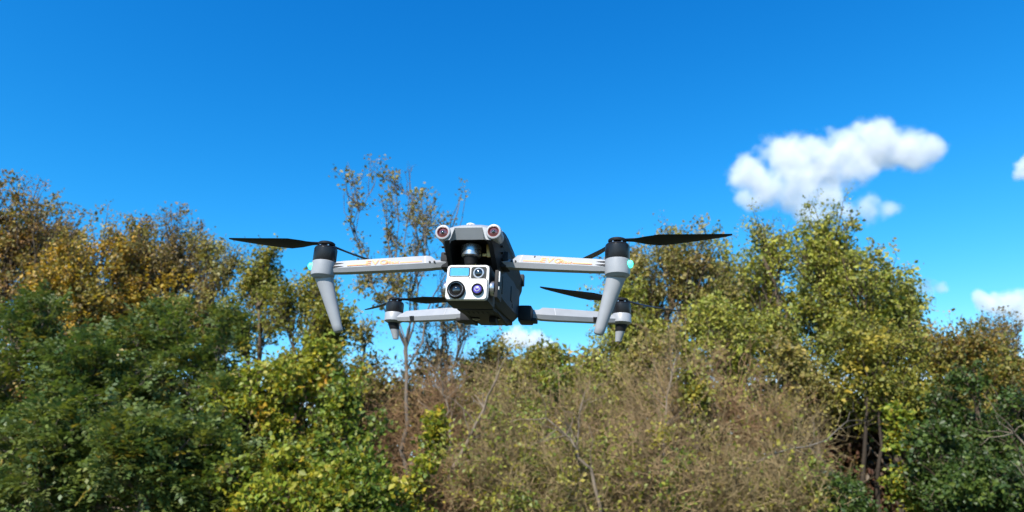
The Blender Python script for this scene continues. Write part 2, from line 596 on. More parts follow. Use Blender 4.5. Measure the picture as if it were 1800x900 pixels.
tree('autumn_tree', 'yellow green tree behind the front landing leg over bright maples', 'tree', 545, 19, 482, 75, 700, MAPLE_DULL,
     n_lobe=10, n_clump=260, lpc=46, group=G_LEFT, spread=.09)
tree('autumn_tree', 'olive tree with dull leaves between bright maples and the tall sparse tree', 'tree', 640, 18.5, 565, 70, 800, PALE_OLIVE,
     n_lobe=9, n_clump=230, lpc=38, group=G_LEFT, bare=.15, spread=.09)

# --- the sparse tall tree and its neighbours behind the drone
tree('sparse_tree', 'tall nearly bare tree with fanned branches and leaf tufts behind the drone', 'tree', 690, 17, 288, 128, 610, PALE_OLIVE,
     n_lobe=40, n_clump=250, lpc=17, leaf=.088, clump=.24, trunk_r=.10, foot=700, vase=True, bark=BARK_GREY, bare=.35, spread=.075,
     lobe_r=(.10, .17), deep=.7, twigs=4, twig_r=.0045)
tree('sparse_tree', 'thin grey tree with dry leaves directly behind the drone body', 'tree', 785, 18, 480, 80, 690, DULL_BROWN,
     n_lobe=20, n_clump=130, lpc=14, leaf=.08, trunk_r=.08, foot=745, vase=True, bark=BARK_GREY, bare=.3, lobe_r=(.14, .22), spread=.05, twig_r=.0045)

# --- feathery dark green young trees, lower left
G_WAL = 'feathery dark green young trees in front of the tall trees'
for i, (px, Y, top, half, lab) in enumerate([
        (20, 14.5, 535, 105, 'feathery dark green young tree at the far edge below the tallest tree'),
        (150, 13.6, 590, 95, 'feathery dark green young tree with a pale forked stem showing'),
        (262, 14.8, 545, 85, 'feathery dark green young tree with upright blue green top fronds'),
        (375, 14.2, 560, 80, 'feathery dark green young tree next to the bright yellow green maples'),
        (60, 12.2, 720, 110, 'low feathery dark green sapling in the bottom corner'),
        (240, 12.0, 735, 105, 'low feathery green sapling below the forked pale stem'),
        (365, 12.4, 770, 75, 'low feathery blue green sapling at the foot of the bright maples')]):
    tree('feathery_tree', lab, 'tree', px, Y, top, half, 930, WALNUT, n_lobe=22, n_clump=170, lpc=13, kind='frond', frond=.29, clump=.30, lobe_r=(.17, .30), gap=.2,
         trunk_r=.05, bark=BARK_PALE, group=G_WAL, forks=2, twigs=3, spread=.05, deep=.7)

# --- bright maples
G_MAP = 'bright yellow green maple shrubs'
for px, Y, top, half, bot, pal, lab in [
        (452, 13.6, 640, 75, 880, MAPLE, 'yellow green maple with orange leaves beside the feathery trees'),
        (545, 14.5, 612, 70, 860, MAPLE, 'tall yellow green maple between two orange flecked maples'),
        (615, 13.4, 668, 62, 880, MAPLE_GREEN, 'bright green maple below the front landing leg'),
        (500, 12.0, 775, 85, 960, MAPLE, 'low yellow green maple shrub at the bottom under the orange flecked maple'),
        (615, 12.0, 800, 65, 960, MAPLE_GREEN, 'low green maple shrub beside the pale trunk')]:
    tree('maple_shrub', lab, 'tree', px, Y, top, half, bot, pal, n_lobe=20, n_clump=150, lpc=44, leaf=.095, clump=.26, trunk_r=.045, lobe_r=(.17, .30), gap=.2,
         group=G_MAP, forks=3, spread=.07)

# --- yellow-green growth behind the thicket, centre
G_MID = 'yellow green trees behind the bare thicket'
for px, Y, top, half, bot, pal, lab in [
        (880, 19, 605, 60, 760, PALE_OLIVE, 'olive tree just below the drone body'),
        (955, 18.5, 618, 55, 780, MAPLE_DULL, 'yellow green tree below the gap of sky and cloud'),
        (1040, 20, 620, 60, 780, YELLOW_GREEN, 'yellow green tree below the rear landing leg'),
        (1110, 20, 500, 62, 700, YELLOW_GREEN, 'leafy tree behind the front landing leg and rear motor on the cloud side')]:
    tree('leafy_tree', lab, 'tree', px, Y, top, half, bot, pal, n_lobe=10, n_clump=220, lpc=46, group=G_MID, spread=.09)

# --- the big trees on the right
G_BIG = 'large yellow green trees under the cloud'
tree('broadleaf_tree', 'yellow green tree with thin bare top twigs beside the front propeller', 'tree', 1205, 20.5, 402, 92, 680, PALE_OLIVE,
     n_lobe=13, n_clump=340, lpc=46, group=G_BIG, trunk_r=.14, bare=.1, spread=.09)
tree('broadleaf_tree', 'slim tree with a ragged top and sky gaps under the big cloud', 'tree', 1350, 20, 372, 74, 690, YELLOW_GREEN,
     n_lobe=18, n_clump=300, lpc=44, group=G_BIG, trunk_r=.14, bare=.12, spread=.09, leaf=.1)
tree('broadleaf_tree', 'largest dense yellow green tree with a peaked top beside the cloud', 'tree', 1475, 20, 366, 108, 690, YELLOW_GREEN,
     n_lobe=20, n_clump=480, lpc=46, group=G_BIG, trunk_r=.17, spread=.09, leaf=.105)
tree('broadleaf_tree', 'lower tree leaning against the shoulder of the largest tree', 'tree', 1600, 20.5, 485, 62, 720, YELLOW_GREEN,
     n_lobe=9, n_clump=200, lpc=46, group=G_BIG, trunk_r=.12, spread=.09)
tree('broadleaf_tree', 'yellow green tree filling in below the ragged slim tree', 'tree', 1260, 18.5, 520, 75, 720, YELLOW_GREEN,
     n_lobe=10, n_clump=230, lpc=42, group=G_BIG, trunk_r=.10, spread=.09)
tree('broadleaf_tree', 'pale green tree over the dark hollow with trunks', 'tree', 1395, 17.5, 600, 60, 800, PALE_OLIVE,
     n_lobe=9, n_clump=190, lpc=42, group=G_BIG, trunk_r=.09, spread=.08)
G_RUST = 'rust flecked trees above the dark green ivy'
tree('rusty_tree', 'green and yellow tree directly above the dark hollow', 'tree', 1545, 17, 570, 90, 760, MAPLE_DULL,
     n_lobe=11, n_clump=280, lpc=48, group=G_RUST, spread=.09)
tree('rusty_tree', 'rust flecked olive tree sloping down behind the dark green ivy', 'tree', 1685, 17.5, 575, 80, 800, RUSTY,
     n_lobe=11, n_clump=260, lpc=48, group=G_RUST, spread=.09)
tree('rusty_tree', 'dull olive tree over the ivy at the far cloud side edge', 'tree', 1790, 18.5, 610, 75, 800, RUSTY,
     n_lobe=9, n_clump=200, lpc=44, group=G_RUST, spread=.09)
tree('distant_tree', 'small dark sparse tree against the low white cloud', 'tree', 1778, 26, 548, 62, 720, DULL_BROWN,
     n_lobe=11, n_clump=170, lpc=26, group='far trees on the skyline', spread=.09, bare=.15)

tree('broadleaf_tree', 'olive tree filling the notch between the ragged slim tree and its bare topped neighbour', 'tree', 1275, 21.5, 425, 70, 700, YELLOW_GREEN,
     n_lobe=14, n_clump=260, lpc=44, group=G_BIG, trunk_r=.12, spread=.09)
tree('broadleaf_tree', 'pale tree top showing just beside the front landing leg under the propeller', 'tree', 1125, 21.5, 440, 60, 700, PALE_OLIVE,
     n_lobe=12, n_clump=200, lpc=40, group=G_BIG, trunk_r=.11, spread=.09, bare=.1)

# --- ivy-dark shrubs, lower right
G_IVY = 'glossy dark green shrubs in the corner'
for px, Y, top, half, bot, n, lab in [
        (1735, 14, 650, 85, 900, 280, 'large glossy dark green ivy covered tree in the bottom corner'),
        (1800, 13, 690, 75, 930, 230, 'glossy dark green shrub cut by the picture edge'),
        (1655, 12.5, 745, 46, 930, 150, 'glossy dark green shrub next to the dark hollow'),
        (1745, 11.6, 805, 90, 960, 240, 'low glossy dark green shrub at the bottom in front of the ivy covered tree'),
        (1465, 12, 845, 65, 960, 150, 'low green shrub below the dark hollow at the bottom edge')]:
    tree('ivy_shrub', lab, 'shrub', px, Y, top, half, bot, IVY, n_lobe=24, n_clump=n, lpc=46, leaf=.075, clump=.24, lobe_r=(.16, .30), gap=.2, trunk_r=.05,
         leafmat=LEAF_GLOSSY, group=G_IVY, forks=2, spread=.06)
tree('yellow_sapling', 'slender sapling with yellow leaves between the hollow and the dark green shrubs', 'tree', 1592, 13.2, 728, 26, 900, MAPLE,
     n_lobe=7, n_clump=70, lpc=30, leaf=.085, clump=.22, trunk_r=.03, spread=.05)

# --- the bare thicket in the middle
G_TH = 'bare thicket shrubs between the maples and the ivy'
TAN, ROSE, ASH = TWIG_TAN, bark_material('twig_rose', (0.180, 0.105, 0.055), (0.318, 0.199, 0.105), 2.0), bark_material('twig_ash', (0.162, 0.120, 0.058), (0.312, 0.234, 0.121), 2.0)
for px, Y, top, half, pal, lpt, tw, lab in [
        (668, 18.5, 660, 45, THICKET, .5, ROSE, 'bare brown shrub behind the foot of the tall sparse tree'),
        (770, 16, 645, 60, THICKET, .35, ROSE, 'bare pinkish brown shrub below the drone with a pale forked stem'),
        (850, 16.5, 618, 65, THICKET, 1.2, TAN, 'tan shrub with some olive leaves below the drone belly'),
        (930, 15.5, 640, 65, THICKET_GREEN, 1.9, ASH, 'leafy tan shrub under the low cloud'),
        (1010, 14.5, 655, 68, THICKET, 1.1, TAN, 'tan shrub with slanting pale stem below the rear arm'),
        (1095, 15, 628, 72, THICKET, .9, ASH, 'dense tan shrub below the two landing legs on the cloud side'),
        (1185, 14.2, 605, 78, THICKET, .6, TAN, 'tallest bare tan shrub in the middle of the thicket'),
        (1280, 14.2, 635, 75, THICKET, .35, ROSE, 'bare reddish tan shrub beside the tallest tan shrub'),
        (1365, 13.6, 690, 65, THICKET, .6, ASH, 'bare shrub with long sideways branches next to the dark hollow'),
        (880, 12.8, 745, 75, THICKET_GREEN, 2.2, ASH, 'low leafy shrub with thin stems below the slanting dead branch'),
        (1010, 12.4, 765, 75, THICKET_GREEN, 2.0, ASH, 'low leafy brush in front of the slanting pale stem'),
        (1130, 12.2, 750, 75, THICKET_GREEN, 1.7, TAN, 'low brush with green leaves at the foot of the dense tan shrub'),
        (1260, 12.4, 765, 75, THICKET, .9, ASH, 'low tangled grey brush at the bottom of the thicket'),
        (1385, 12.2, 800, 60, THICKET_GREEN, 1.5, ASH, 'low tangled brush with yellow leaves beside the low green shrub'),
        (800, 13.0, 815, 60, THICKET_GREEN, 1.4, ROSE, 'low brush with yellow leaves beside the pale trunk')]:
    thicket('thicket_shrub', lab, 'shrub', px, Y, top, half, pal, lpt=lpt, group=G_TH, stems=36, side=9, sub=7, bark=tw)


def branch(label, pts, Y, r, bark=BARK_PALE, twigs=14, group='dead branches standing in the thicket'):
    """A dead stem through the given points (pixel x, pixel y, metres nearer) with side twigs."""
    P = np.array([at(x, y, Y - dy) for x, y, dy in pts])
    t = np.linspace(0, len(P) - 1, 10)
    Q = np.stack([np.interp(t, np.arange(len(P)), P[:, k]) for k in range(3)], 1)
    Q[0, 2] = 0.0
    Q[1:-1] += rng.normal(size=(8, 3)) * r * 0.7
    base = Q[0].copy()
    main = [tubes(Q[None], np.linspace(1, 0.3, 10)[None] * r, 6)]
    k = rng.integers(3, 10, twigs)
    d = norm(norm(Q[k] - Q[k - 1]) * .7 + rand_dir(twigs) * .8 + np.array([0, 0, .2]))
    L = rng.uniform(.3, .9, twigs)
    TP = curve(Q[k], Q[k] + d * L[:, None], 4, np.zeros((twigs, 3)), .05)
    tw = [tubes(TP, np.linspace(1, .35, 4)[None] * (r * .28) * np.ones((twigs, 1)), 3)]
    return finish('dead_branch', label, 'branch', base, main, tw, None, bark, LEAF, group, names=('stem', 'twigs', 'leaves'))


branch('slanting pale dead branch between the pale trunk and the low leafy shrub', [(770, 900, 0), (800, 820, .1), (835, 745, .3), (872, 670, .5)], 13.0, .05)
branch('pale crooked stem slanting up out of the low leafy brush', [(1062, 920, 0), (1040, 850, .1), (1012, 790, .2), (1000, 770, .3), (960, 735, .4)], 11.9, .035)
branch('thin upright pale stem rising from the crooked stem', [(1025, 900, 0), (1016, 800, 0), (1016, 740, .1), (1028, 690, .1)], 12.2, .022)
branch('pale forked stem above the bare pinkish brown shrub', [(795, 900, 0), (790, 760, 0), (788, 720, .1), (778, 672, .2)], 14.9, .035)
branch('long pale stem in the tallest tan shrub', [(1160, 920, 0), (1165, 800, 0), (1172, 720, .1), (1182, 655, .2)], 13.2, .03)
branch('thin sideways grey branch reaching towards the dark hollow', [(1290, 900, 0), (1300, 830, .1), (1370, 790, .2), (1450, 775, .3), (1490, 740, .4)], 12.6, .024, BARK_GREY)

branch('short pale broken branch in front of the ivy at the far edge', [(1830, 930, 0), (1815, 850, 0), (1798, 775, .1), (1770, 742, .3)], 10.6, .03)

# slim trunks inside the dark hollow, the shade put into their bark colour
for px, r, lean, lab in [(1515, .075, 10, 'shade-coloured slim trunk at the thicket side of the hollow'), (1548, .06, -6, 'shade-coloured slim trunk in the middle of the hollow'),
                         (1580, .05, 8, 'thin shade-coloured trunk at the ivy side of the hollow')]:
    branch(lab, [(px, 960, 0), (px + lean * .4, 850, 0), (px + lean * .7, 760, 0), (px + lean, 660, 0)], 16.4, r, BARK_SHADED, 10, 'slim trunks in the dark hollow')

G_SAP = 'yellow leaved saplings in the thicket'
for px, Y, top, half, bot, pal, lab in [
        (772, 13.4, 735, 22, 850, MAPLE, 'yellow leaved sapling between the pale trunk and the slanting dead branch'),
        (742, 12.4, 815, 24, 930, MAPLE, 'low yellow leaved sapling at the foot of the pale trunk'),
        (962, 15, 655, 30, 780, MAPLE_GREEN, 'green leaved sapling in the middle of the thicket under the low cloud'),
        (1215, 13.6, 655, 18, 720, MAPLE_DULL, 'small yellow green leaved sapling in the tallest tan shrub')]:
    tree('sapling', lab, 'tree', px, Y, top, half, bot, pal, n_lobe=7, n_clump=50, lpc=26, leaf=.085, clump=.2, trunk_r=.025, spread=.05, group=G_SAP)
tree('leafy_tree', 'dull olive tree behind the foot of the thin grey tree', 'tree', 755, 19.5, 618, 62, 780, DULL_BROWN, n_lobe=12, n_clump=190, lpc=36, group=G_MID, spread=.09, bare=.1)
tree('leafy_tree', 'pale olive tree behind the tallest tan shrub', 'tree', 1175, 18, 590, 70, 760, PALE_OLIVE, n_lobe=10, n_clump=200, lpc=40, group=G_MID, spread=.09)
tree('autumn_tree', 'dull olive tree filling in behind the orange flecked tree', 'tree', 232, 22.5, 386, 66, 660, OLIVE, n_lobe=14, n_clump=230, lpc=46, group=G_LEFT, spread=.09)
tree('autumn_tree', 'dull brown tree in the gap behind the two tallest edge trees', 'tree', 95, 23, 400, 90, 640, DULL_BROWN, n_lobe=11, n_clump=240, lpc=44,
     group=G_LEFT, spread=.09)

# ------------------------------------------------------------------ undergrowth mass at the back of the wood
N = 120000
ux = rng.uniform(-25, 25, N)
uy = rng.uniform(21, 26, N)
hmax = 4.7 + 0.5 * np.sin(ux * .9) + 0.5 * np.sin(ux * .37 + 1)
uz = hmax * rng.random(N) ** 0.9
V, T, c = leaves(np.stack([ux, uy, uz], 1), rand_dir(N), 0.22, pick(DULL_BROWN + MAPLE_DULL, N))
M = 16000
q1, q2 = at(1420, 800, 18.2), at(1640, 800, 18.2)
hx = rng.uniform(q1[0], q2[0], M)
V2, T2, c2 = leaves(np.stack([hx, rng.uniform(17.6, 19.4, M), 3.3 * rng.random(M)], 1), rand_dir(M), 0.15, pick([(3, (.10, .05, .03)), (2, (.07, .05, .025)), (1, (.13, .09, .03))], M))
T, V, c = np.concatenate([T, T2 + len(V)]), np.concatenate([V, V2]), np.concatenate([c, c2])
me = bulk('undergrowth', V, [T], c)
tag(link('undergrowth', me, LEAF), 'dull leafy undergrowth filling the wood behind the trees', 'undergrowth', None, 'stuff')
STAT['tris'] += len(T)
print('VEG TRIS', STAT['tris'])

# ------------------------------------------------------------------ the drone
GREY = plain('shell_grey', (.250, .262, .282), .42, grain=.05, grain_scale=90, bump=.04)
GREY_DARK = plain('hull_grey', (.014, .015, .018), .6, spec=.18, grain=.04, bump=.05)
HULL_PANEL = plain('panel_grey', (.030, .034, .042), .6, spec=.25, grain=.04)
BLACK = plain('black_plastic', (.009, .009, .010), .55, spec=.25, grain=.1)
BARREL = plain('barrel_black', (.010, .010, .011), .75, spec=.12, grain=.1)
MOTOR = plain('black_anodised', (.018, .018, .020), .30, metal=.5, grain=.05)
BLADE = plain('blade_black', (.008, .008, .010), .45, spec=.3, grain=.08)
SILVER = plain('gimbal_silver', (.50, .49, .50), .28, metal=.9, grain=.04)
WHITE = plain('camera_white', (.62, .61, .585), .4, grain=.02)
CASE = plain('camera_case', (.018, .020, .021), .55, spec=.25, grain=.05)
RED = plain('sensor_red', (.20, .045, .04), .3, grain=.05)
LENS = plain('lens_glass', (.008, .008, .010), .04, spec=.8, coat=1, grain=.02)
LENS_RED = plain('lens_red', (.10, .035, .04), .06, spec=.8, coat=1, grain=.05)
PURPLE = plain('lens_purple', (.07, .035, .32), .15, spec=.7, coat=1, grain=.05)
MIRROR = plain('window_coating', (.45, .74, .86), .05, metal=.95, grain=.02)
GOLD = plain('ribbon_gold', (.50, .34, .10), .4, metal=.2, grain=.1)
ORANGE = plain('print_orange', (.70, .27, .11), .5, grain=.05)
GREEN = plain('status_light', (.1, .8, .5), .2, emit=((.05, 1.0, .62), 1.6))
SEAM = plain('seam_light', (.52, .53, .54), .4)


def shaped(name, V, Fs, mats, parent, smooth=35, idx=None, bevel=0):
    bm = bmesh.new()
    vs_ = [bm.verts.new(v) for v in V]
    for k, f in enumerate(Fs):
        fc = bm.faces.new([vs_[i] for i in f])
        if idx:
            fc.material_index = idx[k]
    bmesh.ops.recalc_face_normals(bm, faces=bm.faces[:])
    if bevel:
        bmesh.ops.bevel(bm, geom=bm.edges[:], offset=bevel, segments=2, affect='EDGES', profile=.7, clamp_overlap=True)
    me = bpy.data.meshes.new(name)
    bm.to_mesh(me)
    bm.free()
    if smooth:
        me.polygons.foreach_set('use_smooth', [True] * len(me.polygons))
        me.set_sharp_from_angle(angle=math.radians(smooth))
    return link(name, me, mats, parent)


def block(name, c, size, mat, parent, bevel=.001, rot=None):
    V = [Vector(((i & 1) - .5, (i >> 1 & 1) - .5, (i >> 2) - .5)) for i in range(8)]
    V = [Vector((v.x * size[0], v.y * size[1], v.z * size[2])) for v in V]
    if rot:
        V = [rot @ v for v in V]
    V = [v + Vector(c) for v in V]
    return shaped(name, V, [(0, 1, 3, 2), (4, 6, 7, 5), (0, 4, 5, 1), (2, 3, 7, 6), (0, 2, 6, 4), (1, 5, 7, 3)], mat, parent, bevel=bevel)


def lathe(name, c, prof, mat, parent, axis='z', n=32, idx=None, smooth=35, cap=True):
    """prof: list of (radius, along); axis 'z', '-y' or 'x'."""
    M = {'z': Matrix.Identity(3), '-y': Matrix(((1, 0, 0), (0, 0, -1), (0, 1, 0))), 'x': Matrix(((0, 0, 1), (1, 0, 0), (0, 1, 0)))}[axis]
    V, Fs, ix = [], [], []
    for r, z in prof:
        for k in range(n):
            a = 2 * math.pi * k / n
            V.append(Vector(c) + M @ Vector((max(r, 1e-5) * math.cos(a), max(r, 1e-5) * math.sin(a), z)))
    for i in range(len(prof) - 1):
        for k in range(n):
            k2 = (k + 1) % n
            Fs.append((i * n + k, i * n + k2, (i + 1) * n + k2, (i + 1) * n + k))
            ix.append(idx[i] if idx else 0)
    if cap:
        Fs.append(tuple(range(n)))
        ix.append(ix[0])
        Fs.append(tuple(range((len(prof) - 1) * n, len(prof) * n)))
        ix.append(ix[-2])
    return shaped(name, V, Fs, mat, parent, smooth, ix)


def loft(name, secs, mats, parent, smooth=35, idx=None, bevel=0):
    """secs: list of equally long closed outlines."""
    m = len(secs[0])
    V = [p for s in secs for p in s]
    Fs, ix = [], []
    for i in range(len(secs) - 1):
        for k in range(m):
            k2 = (k + 1) % m
            Fs.append((i * m + k, i * m + k2, (i + 1) * m + k2, (i + 1) * m + k))
            ix.append(idx(i, k) if idx else 0)
    Fs += [tuple(range(m)), tuple(range((len(secs) - 1) * m, len(secs) * m))]
    ix += [0, 0]
    return shaped(name, V, Fs, mats, parent, smooth, ix, bevel)


drone = empty('drone')
tag(drone, 'grey quadcopter drone hovering with black propellers and a white faced gimbal camera', 'drone')
MW = Matrix(((.9858, .1620, .0445), (-.1622, .9868, -.0009), (-.0441, -.0063, .9990)))
drone.matrix_world = Matrix.Translation((-.05627, .83779, 1.8881)) @ MW.to_4x4()
# local axes: x to the camera's right, y to the tail, z up, z = 0 at the motor tops
def BXY(y):
    return .0072 - .033 * y


# --- canopy shell with the open gimbal bay under its nose
ST = [(-.0300, .0125, .90, -.006, .0103), (-.0220, .0166, .95, -.009, -.0023), (-.0100, .0215, .98, -.017, -.0005), (.0100, .0280, 1., -.027, .0015),
      (.030, .0318, 1., -.034, .0025), (.055, .0338, 1., -.036, .0025), (.110, .0345, 1., -.034, .0025), (.170, .0325, .98, -.032, .0025),
      (.215, .0265, .93, -.028, .0025), (.236, .0150, .84, -.020, .0010)]
secs = []
for y, zt, w, zb, zi in ST:
    zs = min(zt - .012, .009)
    h = [(0, zt), (.012, zt - .0003), (.021, zt - .0016), (.030, zt - .0046), (.0370, zt - .0090), (.0405, zs), (.0352, zb * .55 + zs * .45),
         (.0312, zb), (.0250, zb + .001), (.0235, min(zb * .4, zi - .001)), (.0190, zi), (0, zi)]
    h = [(x * w, z) for x, z in h]
    pts = [Vector((BXY(y) + x, y, z)) for x, z in h] + [Vector((BXY(y) - x, y, z)) for x, z in h[-2:0:-1]]
    secs.append(pts)
loft('canopy', secs, [GREY, BLACK, GREY_DARK], drone, 24,
     lambda i, k: 1 if (i >= 1 and 8 <= k <= 13) else 2 if (i >= 0 and k in (4, 5, 6, 7, 14, 15, 16, 17)) else 0)
lathe('beacon', (BXY(0) - .002, -.006, .0215), [(.006, 0), (.0055, .0020), (.003, .0030)], SEAM, drone, 'z', 20)

# --- hull, belly, bay wall
hs = []
for y, zt, zb, w in [(.040, -.004, -.064, .0325), (.06, -.004, -.066, .0345), (.13, -.004, -.061, .0355), (.205, -.006, -.052, .0350), (.226, -.012, -.046, .032)]:
    c = .008
    o_ = [(w, zt), (w, zb + c), (w - c, zb), (-w + c, zb), (-w, zb + c), (-w, zt)]
    hs.append([Vector((BXY(y) + x, y, z)) for x, z in o_])
hull = loft('hull', hs, HULL_PANEL, drone, 30)
block('bay_wall', (BXY(.036), .037, -.026), (.060, .006, .066), BLACK, drone, .002)
belly = block('belly_plate', (BXY(.13), .130, -.0615), (.048, .150, .006), BLACK, drone, .002, Matrix.Rotation(math.radians(5.0), 3, 'X'))
for k in range(6):
    block('cooling_slot', (BXY(.07) - .016 + k * .0064, .070, -.0700), (.0030, .020, .0014), CASE, drone, .0003)
for sx in (-1, 1):
    lathe('belly_sensor', (BXY(.125) + sx * .014, .125, -.0670), [(.0055, .004), (.0055, 0), (.004, -.0008), (.002, -.0014)], LENS, drone, 'z', 20)
    block('belly_rib', (BXY(.11) + sx * .022, .110, -.0650), (.004, .110, .005), BLACK, drone, .001)
block('belly_fin', (BXY(.12) + .012, .120, -.0700), (.010, .022, .010), BLACK, drone, .003)
for sx in (-1, 1):
    block('side_knob', (BXY(.205) + sx * .0375, .205, .012), (.007, .010, .017), BLACK, drone, .0012)
    block('side_slot', (BXY(.115) + sx * .0355, .115, -.034), (.0016, .012, .020), BLACK, drone, .0003)
    block('side_slot', (BXY(.125) + sx * .0355, .128, -.0475), (.0016, .006, .004), BLACK, drone, .0003)
    for k in range(3):
        block('vent_slot', (BXY(0) + sx * (.0372 - .0012 * k), .000 + k * .009, -.0040 - k * .0055), (.0040, .0035, .0012), BLACK, drone, .0003,
              Matrix.Rotation(math.radians(-20), 3, 'X'))
block('battery', (BXY(.232), .232, -.012), (.050, .020, .034), GREY_DARK, drone, .004)

# --- forward vision sensors at the nose corners
for sx in (-1, 1):
    s = empty('vision_sensor')
    s.parent = drone
    c = (.0084 + sx * .0313, -.0330, .0041)
    lathe('housing', c, [(.0085, -.026), (.0096, -.004), (.0092, -.0004), (.0086, .0), (.0070, .0), (.0066, -.0020), (.0066, -.004)], GREY, s, '-y', 36)
    lathe('ring', c, [(.0069, -.0030), (.0069, -.0006), (.0062, -.0004), (.0060, -.0022)], RED, s, '-y', 32, cap=False)
    lathe('lens', c, [(.0061, -.0045), (.0061, -.0024), (.0042, -.0012), (.0022, -.0003), (.0001, 0)], LENS_RED, s, '-y', 28)
    lathe('pupil', c, [(.0022, -.001), (.0022, .0001), (.0012, .0005), (.0001, .0007)], LENS, s, '-y', 20)

# --- gimbal camera
gim = empty('gimbal_camera')
gim.parent = drone
gx0, gy0, gz0 = .0092, -.0225, -.0562
lathe('yaw_motor', (.0065, .000, -.0172), [(.0105, -.001), (.0123, .0005), (.0125, .0125), (.0120, .0140), (.0090, .0142), (.0088, .0156), (.0060, .0172), (.0001, .0176)],
      SILVER, gim, 'z', 36)
lathe('yaw_shaft', (.0065, .000, -.0280), [(.0070, 0), (.0090, .008), (.0100, .0105)], BLACK, gim, 'z', 24)
block('roll_arm', (.0065, .014, -.036), (.022, .014, .026), BLACK, gim, .002)
block('ribbon', (.0068, -.0010, -.0265), (.0135, .003, .007), GOLD, gim, .0006)
block('ribbon', (.0268, .006, -.0075), (.0045, .003, .017), GOLD, gim, .0006, Matrix.Rotation(math.radians(-8), 3, 'Y'))
block('ribbon', (.0225, .005, -.0135), (.0055, .003, .0035), GOLD, gim, .0006)
case = block('case', (gx0, gy0 + .0235, gz0), (.0530, .041, .0450), CASE, gim, .0045)


def rrect(w, h, r, y, cx=0, cz=0, n=5):
    out = []
    for sx, sz, a0 in ((1, 1, 0), (-1, 1, 90), (-1, -1, 180), (1, -1, 270)):
        for k in range(n + 1):
            a = math.radians(a0 + 90 * k / n)
            out.append(Vector((gx0 + cx + sx * (w / 2 - r) + r * math.cos(a), y, gz0 + cz + sz * (h / 2 - r) + r * math.sin(a))))
    return out


def plate(name, w, h, r, y0, y1, mat, cx=0, cz=0, parent=None, cut=.0006):
    return loft(name, [rrect(w, h, r, y0, cx, cz), rrect(w, h, r, y1 + cut, cx, cz), rrect(w - 2 * cut, h - 2 * cut, max(r - cut, .0003), y1, cx, cz)], mat, parent or gim, 40)


plate('face_plate', .0515, .0435, .0048, gy0 + .006, gy0 + .0012, WHITE)
plate('shadow_gap', .0512, .0268, .0045, gy0 + .0015, gy0 + .0009, BLACK, -.0002, -.0080)
plate('lower_face', .0500, .0256, .0042, gy0 + .0014, gy0 - .0012, WHITE, -.0004, -.0086)
plate('shadow_gap', .0292, .0060, .0024, gy0 + .0015, gy0 + .00085, BLACK, -.0112, .0042)
plate('lower_face', .0280, .0080, .0030, gy0 + .0014, gy0 - .00115, WHITE, -.0114, .0026)
# rangefinder window
plate('window_frame', .0256, .0122, .0022, gy0 + .0014, gy0 + .0006, BLACK, -.0103, .0132)
plate('window', .0240, .0106, .0016, gy0 + .0010, gy0 + .0003, MIRROR, -.0103, .0132)
# recessed square lens
plate('lens_recess', .0190, .0155, .0030, gy0 + .0014, gy0 + .0004, CASE, .0133, .0118)
zc = (gx0 + .0133, gy0, gz0 + .0116)
lathe('zoom_lens', zc, [(.0068, -.001), (.0068, .0002), (.0060, .0010), (.0052, .0010), (.0048, -.0002)], SILVER, gim, '-y', 32)
lathe('zoom_glass', zc, [(.0049, -.001), (.0049, -.0001), (.0036, .0008), (.0018, .0014), (.0001, .0016)], LENS, gim, '-y', 28)
# main lens
mc = (gx0 - .0122, gy0 - .001, gz0 - .0100)
lathe('main_lens', mc, [(.0108, -.001), (.0108, .0040), (.0100, .0052), (.0088, .0052), (.0084, .0036), (.0074, .0034), (.0072, .0022), (.0060, .0018), (.0058, .0006)],
      BARREL, gim, '-y', 40)
lathe('lens_ring', mc, [(.0086, .0030), (.0086, .0041), (.0083, .0041), (.0083, .0030)], SILVER, gim, '-y', 40, cap=False)
lathe('main_glass', mc, [(.0062, 0), (.0062, .0012), (.0046, .0026), (.0022, .0034), (.0001, .0036)], LENS, gim, '-y', 32)
# thermal lens
tcn = (gx0 + .0136, gy0 - .001, gz0 - .0094)
lathe('thermal_lens', tcn, [(.0070, -.001), (.0070, .0034), (.0064, .0042), (.0056, .0042), (.0052, .0028)], BARREL, gim, '-y', 36)
lathe('thermal_glass', tcn, [(.0054, 0), (.0054, .0026), (.0046, .0034), (.0036, .0034), (.0032, .0028), (.0022, .0036), (.0001, .0040)], PURPLE, gim, '-y', 32)
lathe('thermal_ring', tcn, [(.0030, .0030), (.0030, .0041), (.0024, .0042), (.0023, .0034)], SEAM, gim, '-y', 24, cap=False)
# tilt pivots and yoke
for sx in (-1, 1):
    c = (gx0 + sx * .0265, gy0 + .014, gz0 - .004)
    pr = [(.0090, -.001), (.0090, .0030), (.0080, .0048), (.0001, .0050)]
    if sx < 0:
        pr = [(r, -z) for r, z in pr]
    lathe('tilt_pivot', c, pr, SILVER, gim, 'x', 32)
block('yoke', (gx0 + .0335, gy0 + .022, gz0 + .001), (.0045, .026, .034), BLACK, gim, .0015)
block('yoke', (gx0 + .0200, gy0 + .041, gz0 + .008), (.0320, .006, .022), BLACK, gim, .0015)
block('yoke_clip', (gx0 + .0365, gy0 + .012, gz0 + .010), (.0016, .003, .013), SEAM, gim, .0004)
block('yoke_clip', (gx0 + .0362, gy0 + .012, gz0 - .004), (.0014, .002, .004), SEAM, gim, .0003)


# --- arms, motors, legs, propellers
def arm_frame(root, end):
    d = (end - root)
    L = d.length
    d = d / L
    n = Vector((d.y, -d.x, 0)).normalized()
    if n.y > 0:
        n = -n                                  # n points to the nose (towards the camera)
    u = d.cross(n)
    if u.z < 0:
        u = -u
    return d, n, u, L


